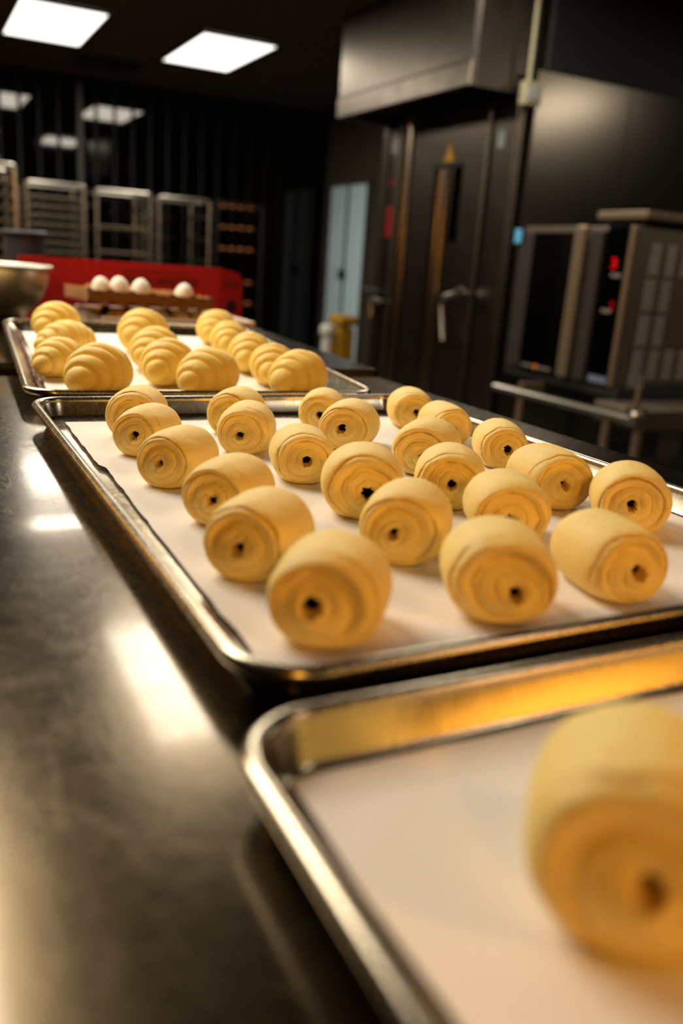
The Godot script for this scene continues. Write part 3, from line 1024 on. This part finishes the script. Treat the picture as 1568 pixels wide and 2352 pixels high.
# ------------------------------------------------------------------ oven, hood, convection oven
func make_oven() -> void:
	var f := 2.95
	var t := thing("rack_oven", "tall stainless steel rack oven with a narrow dark door window, under the hood", "oven", Vector3(f, 0, 0))
	obj("body", span(Vector3(0.03, FLOOR + 0.02, -5.46), Vector3(1.32, 1.095, -3.965), 0.004), M.seal, t)
	# front, from left to right: end strip, control column, folded jamb, door, side panel
	obj("end_strip", span(Vector3(0.0, FLOOR + 0.02, -5.46), Vector3(0.04, 1.09, -5.395), 0.006), M.brushed, t)
	obj("control_column", span(Vector3(0.018, FLOOR + 0.02, -5.385), Vector3(0.04, 1.09, -5.25), 0.004), M.brushed, t)
	obj("jamb", span(Vector3(-0.012, FLOOR + 0.02, -5.245), Vector3(0.04, 1.09, -5.20), 0.010), M.brushed, t)
	obj("jamb", Bld.new().cyl(Vector3(0.03, FLOOR + 0.02, -5.135), Vector3(0.03, 1.09, -5.135), 0.055, 0.055, 24), M.fold, t)
	var d := obj("door", span(Vector3(-0.01, FLOOR + 0.06, -5.03), Vector3(0.04, 1.05, -4.225), 0.008), M.brushed, t)
	obj("window", span(Vector3(-0.014, 0.34, -4.535), Vector3(0.0, 0.785, -4.445), 0.003), M.black_glass, d)
	obj("window_frame", span(Vector3(-0.016, 0.765, -4.77), Vector3(0.0, 0.79, -4.435), 0.003), M.seal, d)
	obj("door_fold", Bld.new().cyl(Vector3(0.015, FLOOR + 0.08, -4.66), Vector3(0.015, 0.755, -4.66), 0.075, 0.075, 28), M.fold, d)
	obj("warning_sign", Bld.new().prism(PackedVector2Array([Vector2(-0.055, 0.0), Vector2(0.055, 0.0), Vector2(0.0, 0.105)]), 0.004, Transform3D(Basis(Vector3.UP, -PI / 2), Vector3(-0.013, 0.80, -4.60))), M.warn, d)
	var h := Bld.new()
	h.cyl(Vector3(-0.008, 0.05, -4.25), Vector3(-0.075, 0.06, -4.25), 0.026, 0.022, 14)
	h.tube([Vector3(-0.075, 0.085, -4.235), Vector3(-0.08, 0.05, -4.29), Vector3(-0.085, 0.035, -4.37), Vector3(-0.085, 0.02, -4.415), Vector3(-0.082, -0.03, -4.42), Vector3(-0.08, -0.13, -4.40), Vector3(-0.08, -0.225, -4.375)], 0.017, 12)
	obj("handle", h, M.chrome, d)
	obj("side_panel", span(Vector3(0.01, FLOOR + 0.02, -4.205), Vector3(0.04, 1.09, -4.0), 0.005), M.brushed, t)
	obj("end_strip", span(Vector3(0.0, FLOOR + 0.02, -3.985), Vector3(0.05, 1.09, -3.945), 0.006), M.brushed, t)
	obj("emergency_strip", span(Vector3(0.0, 0.36, -5.335), Vector3(0.022, 0.56, -5.285), 0.006), M.red_plastic, t)
	obj("indicator", Bld.new().cyl(Vector3(-0.004, 0.715, -5.30), Vector3(0.02, 0.715, -5.30), 0.018, 0.018, 14), M.red_plastic, t)
	obj("notice", span(Vector3(0.012, 0.90, -5.36), Vector3(0.019, 1.04, -5.27)), M.white_card, t)
	obj("notice", span(Vector3(0.004, 0.845, -4.15), Vector3(0.011, 0.93, -4.10)), M.white_card, t)
	var l := Bld.new()
	l.cyl(Vector3(0.02, -0.055, -5.27), Vector3(-0.06, -0.055, -5.27), 0.018, 0.018, 12)
	l.tube([Vector3(-0.06, -0.05, -5.25), Vector3(-0.065, -0.05, -5.32), Vector3(-0.065, -0.06, -5.345), Vector3(-0.065, -0.17, -5.335)], 0.016, 10)
	obj("latch_lever", l, M.chrome, t)
	obj("sill", span(Vector3(-0.07, -0.02, -5.53), Vector3(0.02, 0.02, -5.26), 0.006), M.seal, t)
	# extraction hood: a box with a lip, hung to the ceiling
	var k := thing("extraction_hood", "big stainless steel extraction hood hanging over the rack oven", "hood", Vector3(2.64, 1.095, -4.0))
	obj("front_panel", span(Vector3(0.0, 0.125, -1.55), Vector3(0.015, 0.6, 0.0), 0.003), M.hood, k)
	obj("front_lip", span(Vector3(-0.012, 0.0, -1.55), Vector3(0.012, 0.12, 0.004), 0.006), M.hood, k)
	obj("near_panel", span(Vector3(0.016, 0.0, -0.014), Vector3(1.2, 0.6, 0.002), 0.003), M.hood, k)
	obj("corner_strip", span(Vector3(-0.006, 0.0, -0.012), Vector3(0.012, 0.6, 0.006), 0.003), M.grey_metal, k)
	obj("far_panel", span(Vector3(0.016, 0.0, -1.55), Vector3(1.2, 0.6, -1.536), 0.003), M.hood, k)
	obj("underside", span(Vector3(0.02, 0.06, -1.53), Vector3(1.2, 0.08, -0.02)), M.seal, k)
	var c := thing("drop_outlet", "pale outlet box hanging on a conduit beside the hood's corner", "outlet", Vector3(2.965, 0, -3.955))
	obj("conduit", Bld.new().cyl(Vector3(-0.02, 1.14, 0.03), Vector3(-0.02, CEIL, 0.03), 0.012, 0.012, 12), M.drop, c)
	obj("outlet_box", span(Vector3(-0.055, 1.028, 0.0), Vector3(0.055, 1.145, 0.06), 0.008), M.drop, c)
	obj("cover_plate", Bld.new().cyl(Vector3(0.0, 1.087, 0.06), Vector3(0.0, 1.087, 0.066), 0.036, 0.034, 20), M.white_card, c)

func make_combi() -> void:
	var t := thing("convection_oven", "countertop convection oven with a dark glass door, red digits and louvred side", "oven", Vector3(2.9, 0, 0))
	var y0 := -0.285
	var y1 := 0.43
	obj("body", span(Vector3(0.012, y0, -3.76), Vector3(0.86, y1, -2.956), 0.006), M.combi, t)
	obj("hinge_post", span(Vector3(-0.014, y0, -3.765), Vector3(0.02, 0.40, -3.64), 0.006), M.grey_metal, t)
	var d := obj("door", span(Vector3(-0.03, y0, -3.635), Vector3(0.012, y1 - 0.03, -3.30), 0.008), M.black_glass, t)
	obj("door_handle", span(Vector3(-0.065, y0, -3.295), Vector3(-0.02, y1, -3.225), 0.012), M.handle, d)
	obj("door_edge", span(Vector3(-0.03, y0, -3.215), Vector3(0.012, y1 - 0.02, -3.135), 0.006), M.grey_metal, d)
	obj("name_print", span(Vector3(-0.032, -0.268, -3.60), Vector3(-0.0295, -0.256, -3.37)), M.print_grey, d)
	obj("print_dot", Bld.new().cyl(Vector3(-0.034, -0.262, -3.485), Vector3(-0.029, -0.262, -3.485), 0.012, 0.012, 14), M.orange_print, d)
	var p := obj("control_panel", span(Vector3(-0.012, y0, -3.125), Vector3(0.012, y1 - 0.002, -2.985), 0.004), M.black_glass, t)
	var digits := [["3", 0.265, -3.052, M.led], ["1", 0.075, -3.025, M.led_dim]]
	for q in digits:
		var tx := TextMesh.new()
		tx.text = q[0]
		var sf := SystemFont.new()
		sf.font_names = PackedStringArray(["Droid Sans Mono"])
		tx.font = sf
		tx.font_size = 16
		tx.pixel_size = 0.0036
		tx.depth = 0.002
		var o := obj("display_digit", tx, q[3], p)
		o.transform = Transform3D(Basis(Vector3.UP, -PI / 2), Vector3(-0.0135, q[1], q[2]))
	for q in [[0.215, -3.03], [0.055, -3.06]]:
		obj("key_label", span(Vector3(-0.0135, q[0] - 0.008, q[1] - 0.03), Vector3(-0.0115, q[0] + 0.008, q[1] + 0.03)), M.print_grey, p)
	obj("maker_plate", span(Vector3(-0.0135, -0.275, -3.11), Vector3(-0.0115, -0.245, -2.99)), M.blue_grey, p)
	obj("corner_edge", span(Vector3(-0.014, y0, -2.983), Vector3(0.014, y1, -2.953), 0.005), M.handle, t)
	obj("top_flue", span(Vector3(0.02, y1 + 0.03, -3.25), Vector3(0.7, y1 + 0.068, -2.93), 0.008), M.handle, t)
	obj("flue_foot", span(Vector3(0.08, y1 - 0.005, -3.2), Vector3(0.6, y1 + 0.032, -2.99), 0.004), M.seal, t)
	var slat := Bld.new().box(Vector3(0, 0, 0), Vector3(0.062, 0.0115, 0.010), 0.002, Basis(Vector3.RIGHT, 0.6)).mesh()
	for row in 4:
		var cols: Array = [[0, 1, 2, 3], [0, 1, 4], [0, 1, 4], [0, 1, 2, 3]][row]
		for cI in cols:
			for k in 9:
				var o := obj("louvre_slat", slat, M.louvre, t)
				o.position = Vector3(0.098 + cI * 0.0965 + 0.031, 0.357 - row * 0.158 - k * 0.0158, -2.952)
	obj("rating_plate", span(Vector3(0.095, -0.285, -2.957), Vector3(0.185, -0.225, -2.950), 0.001), M.white_card, t)
	tag(obj("blue_tag", span(Vector3(2.872, 0.345, -3.79), Vector3(2.878, 0.415, -3.74), 0.001), M.blue_card), "small light blue tag at the convection oven's upper left corner", "tag")
	# stand with a front rail
	var s := thing("oven_stand", "dark metal stand with a tubular front rail under the convection oven", "stand", Vector3(0, 0, 0))
	obj("shelf", span(Vector3(2.90, -0.335, -3.78), Vector3(3.9, -0.288, -2.92), 0.004), M.seal, s)
	obj("front_rail", Bld.new().cyl(Vector3(2.75, -0.388, -3.64), Vector3(2.75, -0.380, -2.63), 0.020, 0.020, 16), M.alu, s)
	obj("rail_end", Bld.new().cyl(Vector3(2.75, -0.38, -2.66), Vector3(2.75, -0.38, -2.615), 0.026, 0.024, 16), M.chrome, s)
	obj("near_drawer", span(Vector3(2.80, -0.43, -2.95), Vector3(3.9, -0.34, -2.66), 0.004), M.combi, s)
	for q in [[2.77, -3.44, -0.39], [2.77, -2.82, -0.39], [2.79, -2.65, -0.32]]:
		obj("leg", Bld.new().cyl(Vector3(q[0], FLOOR, q[1]), Vector3(q[0], q[2], q[1]), 0.021, 0.021, 14), M.handle, s)
	for q in [[3.8, -3.6], [3.8, -2.8]]:
		obj("leg", Bld.new().cyl(Vector3(q[0], FLOOR, q[1]), Vector3(q[0], -0.335, q[1]), 0.021, 0.021, 14), M.handle, s)
	for q in [[-3.44], [-2.72]]:
		obj("bracket", span(Vector3(2.75, -0.40, q[0] - 0.012), Vector3(2.9, -0.335, q[0] + 0.012), 0.003), M.handle, s)
	var u := thing("standpipe", "short pale standpipe with a rounded cap beside the oven stand", "pipe", Vector3(2.705, -0.42, -2.60))
	obj("pipe", Bld.new().cyl(Vector3(0, 0.06, 0), Vector3(0, 0.2, 0), 0.014, 0.014, 14), M.handle, u)
	obj("cap", Bld.new().lathe([Vector2(0, 0.05), Vector2(0.018, 0.052), Vector2(0.022, 0.065), Vector2(0.018, 0.09), Vector2(0, 0.092)], 16), M.chrome, u)

func make_floor_things() -> void:
	var t := thing("yellow_bin", "yellow plastic bin with a flared lid on the floor below the pale door", "bin", Vector3(3.52, FLOOR, -7.0))
	obj("bin", span(Vector3(-0.085, 0, -0.12), Vector3(0.075, 0.52, 0.08), 0.02), M.yellow, t)
	obj("lid", span(Vector3(-0.1, 0.53, -0.14), Vector3(0.09, 0.62, 0.1), 0.02), M.yellow, t)
	var c := thing("white_canister", "white upright canister with a wide round cap left of the yellow bin", "canister", Vector3(3.345, FLOOR, -6.98))
	obj("canister", Bld.new().lathe([Vector2(0, 0), Vector2(0.04, 0), Vector2(0.045, 0.01), Vector2(0.045, 0.43), Vector2(0, 0.43)], 20), M.white_plastic, c)
	obj("cap", Bld.new().lathe([Vector2(0, 0.432), Vector2(0.05, 0.435), Vector2(0.066, 0.455), Vector2(0.066, 0.51), Vector2(0.05, 0.535), Vector2(0, 0.537)], 20), M.white_plastic, c)

func _ready() -> void:
	make_camera()
	make_materials()
	M.dark_pan = mat(Color(0.40, 0.36, 0.31), 0.4, 0.9)
	M.combi = tri(mat(Color(0.42, 0.38, 0.33), 0.45, 0.7), 1.5)
	M.grey_metal = mat(Color(0.23, 0.21, 0.20), 0.45, 0.5)
	M.handle = mat(Color(0.48, 0.42, 0.34), 0.4, 0.6)
	M.print_grey = mat(Color(0.4, 0.38, 0.35), 0.6)
	M.blue_grey = mat(Color(0.38, 0.40, 0.52), 0.5)
	M.drop = mat(Color(0.50, 0.48, 0.38), 0.6)
	make_lights()
	make_room()
	make_bench()
	make_pans()
	make_oven()
	make_combi()
	make_racks()
	make_carton()
	make_eggs()
	make_bowl()
	make_floor_things()
	make_rolls()
	make_croissants()
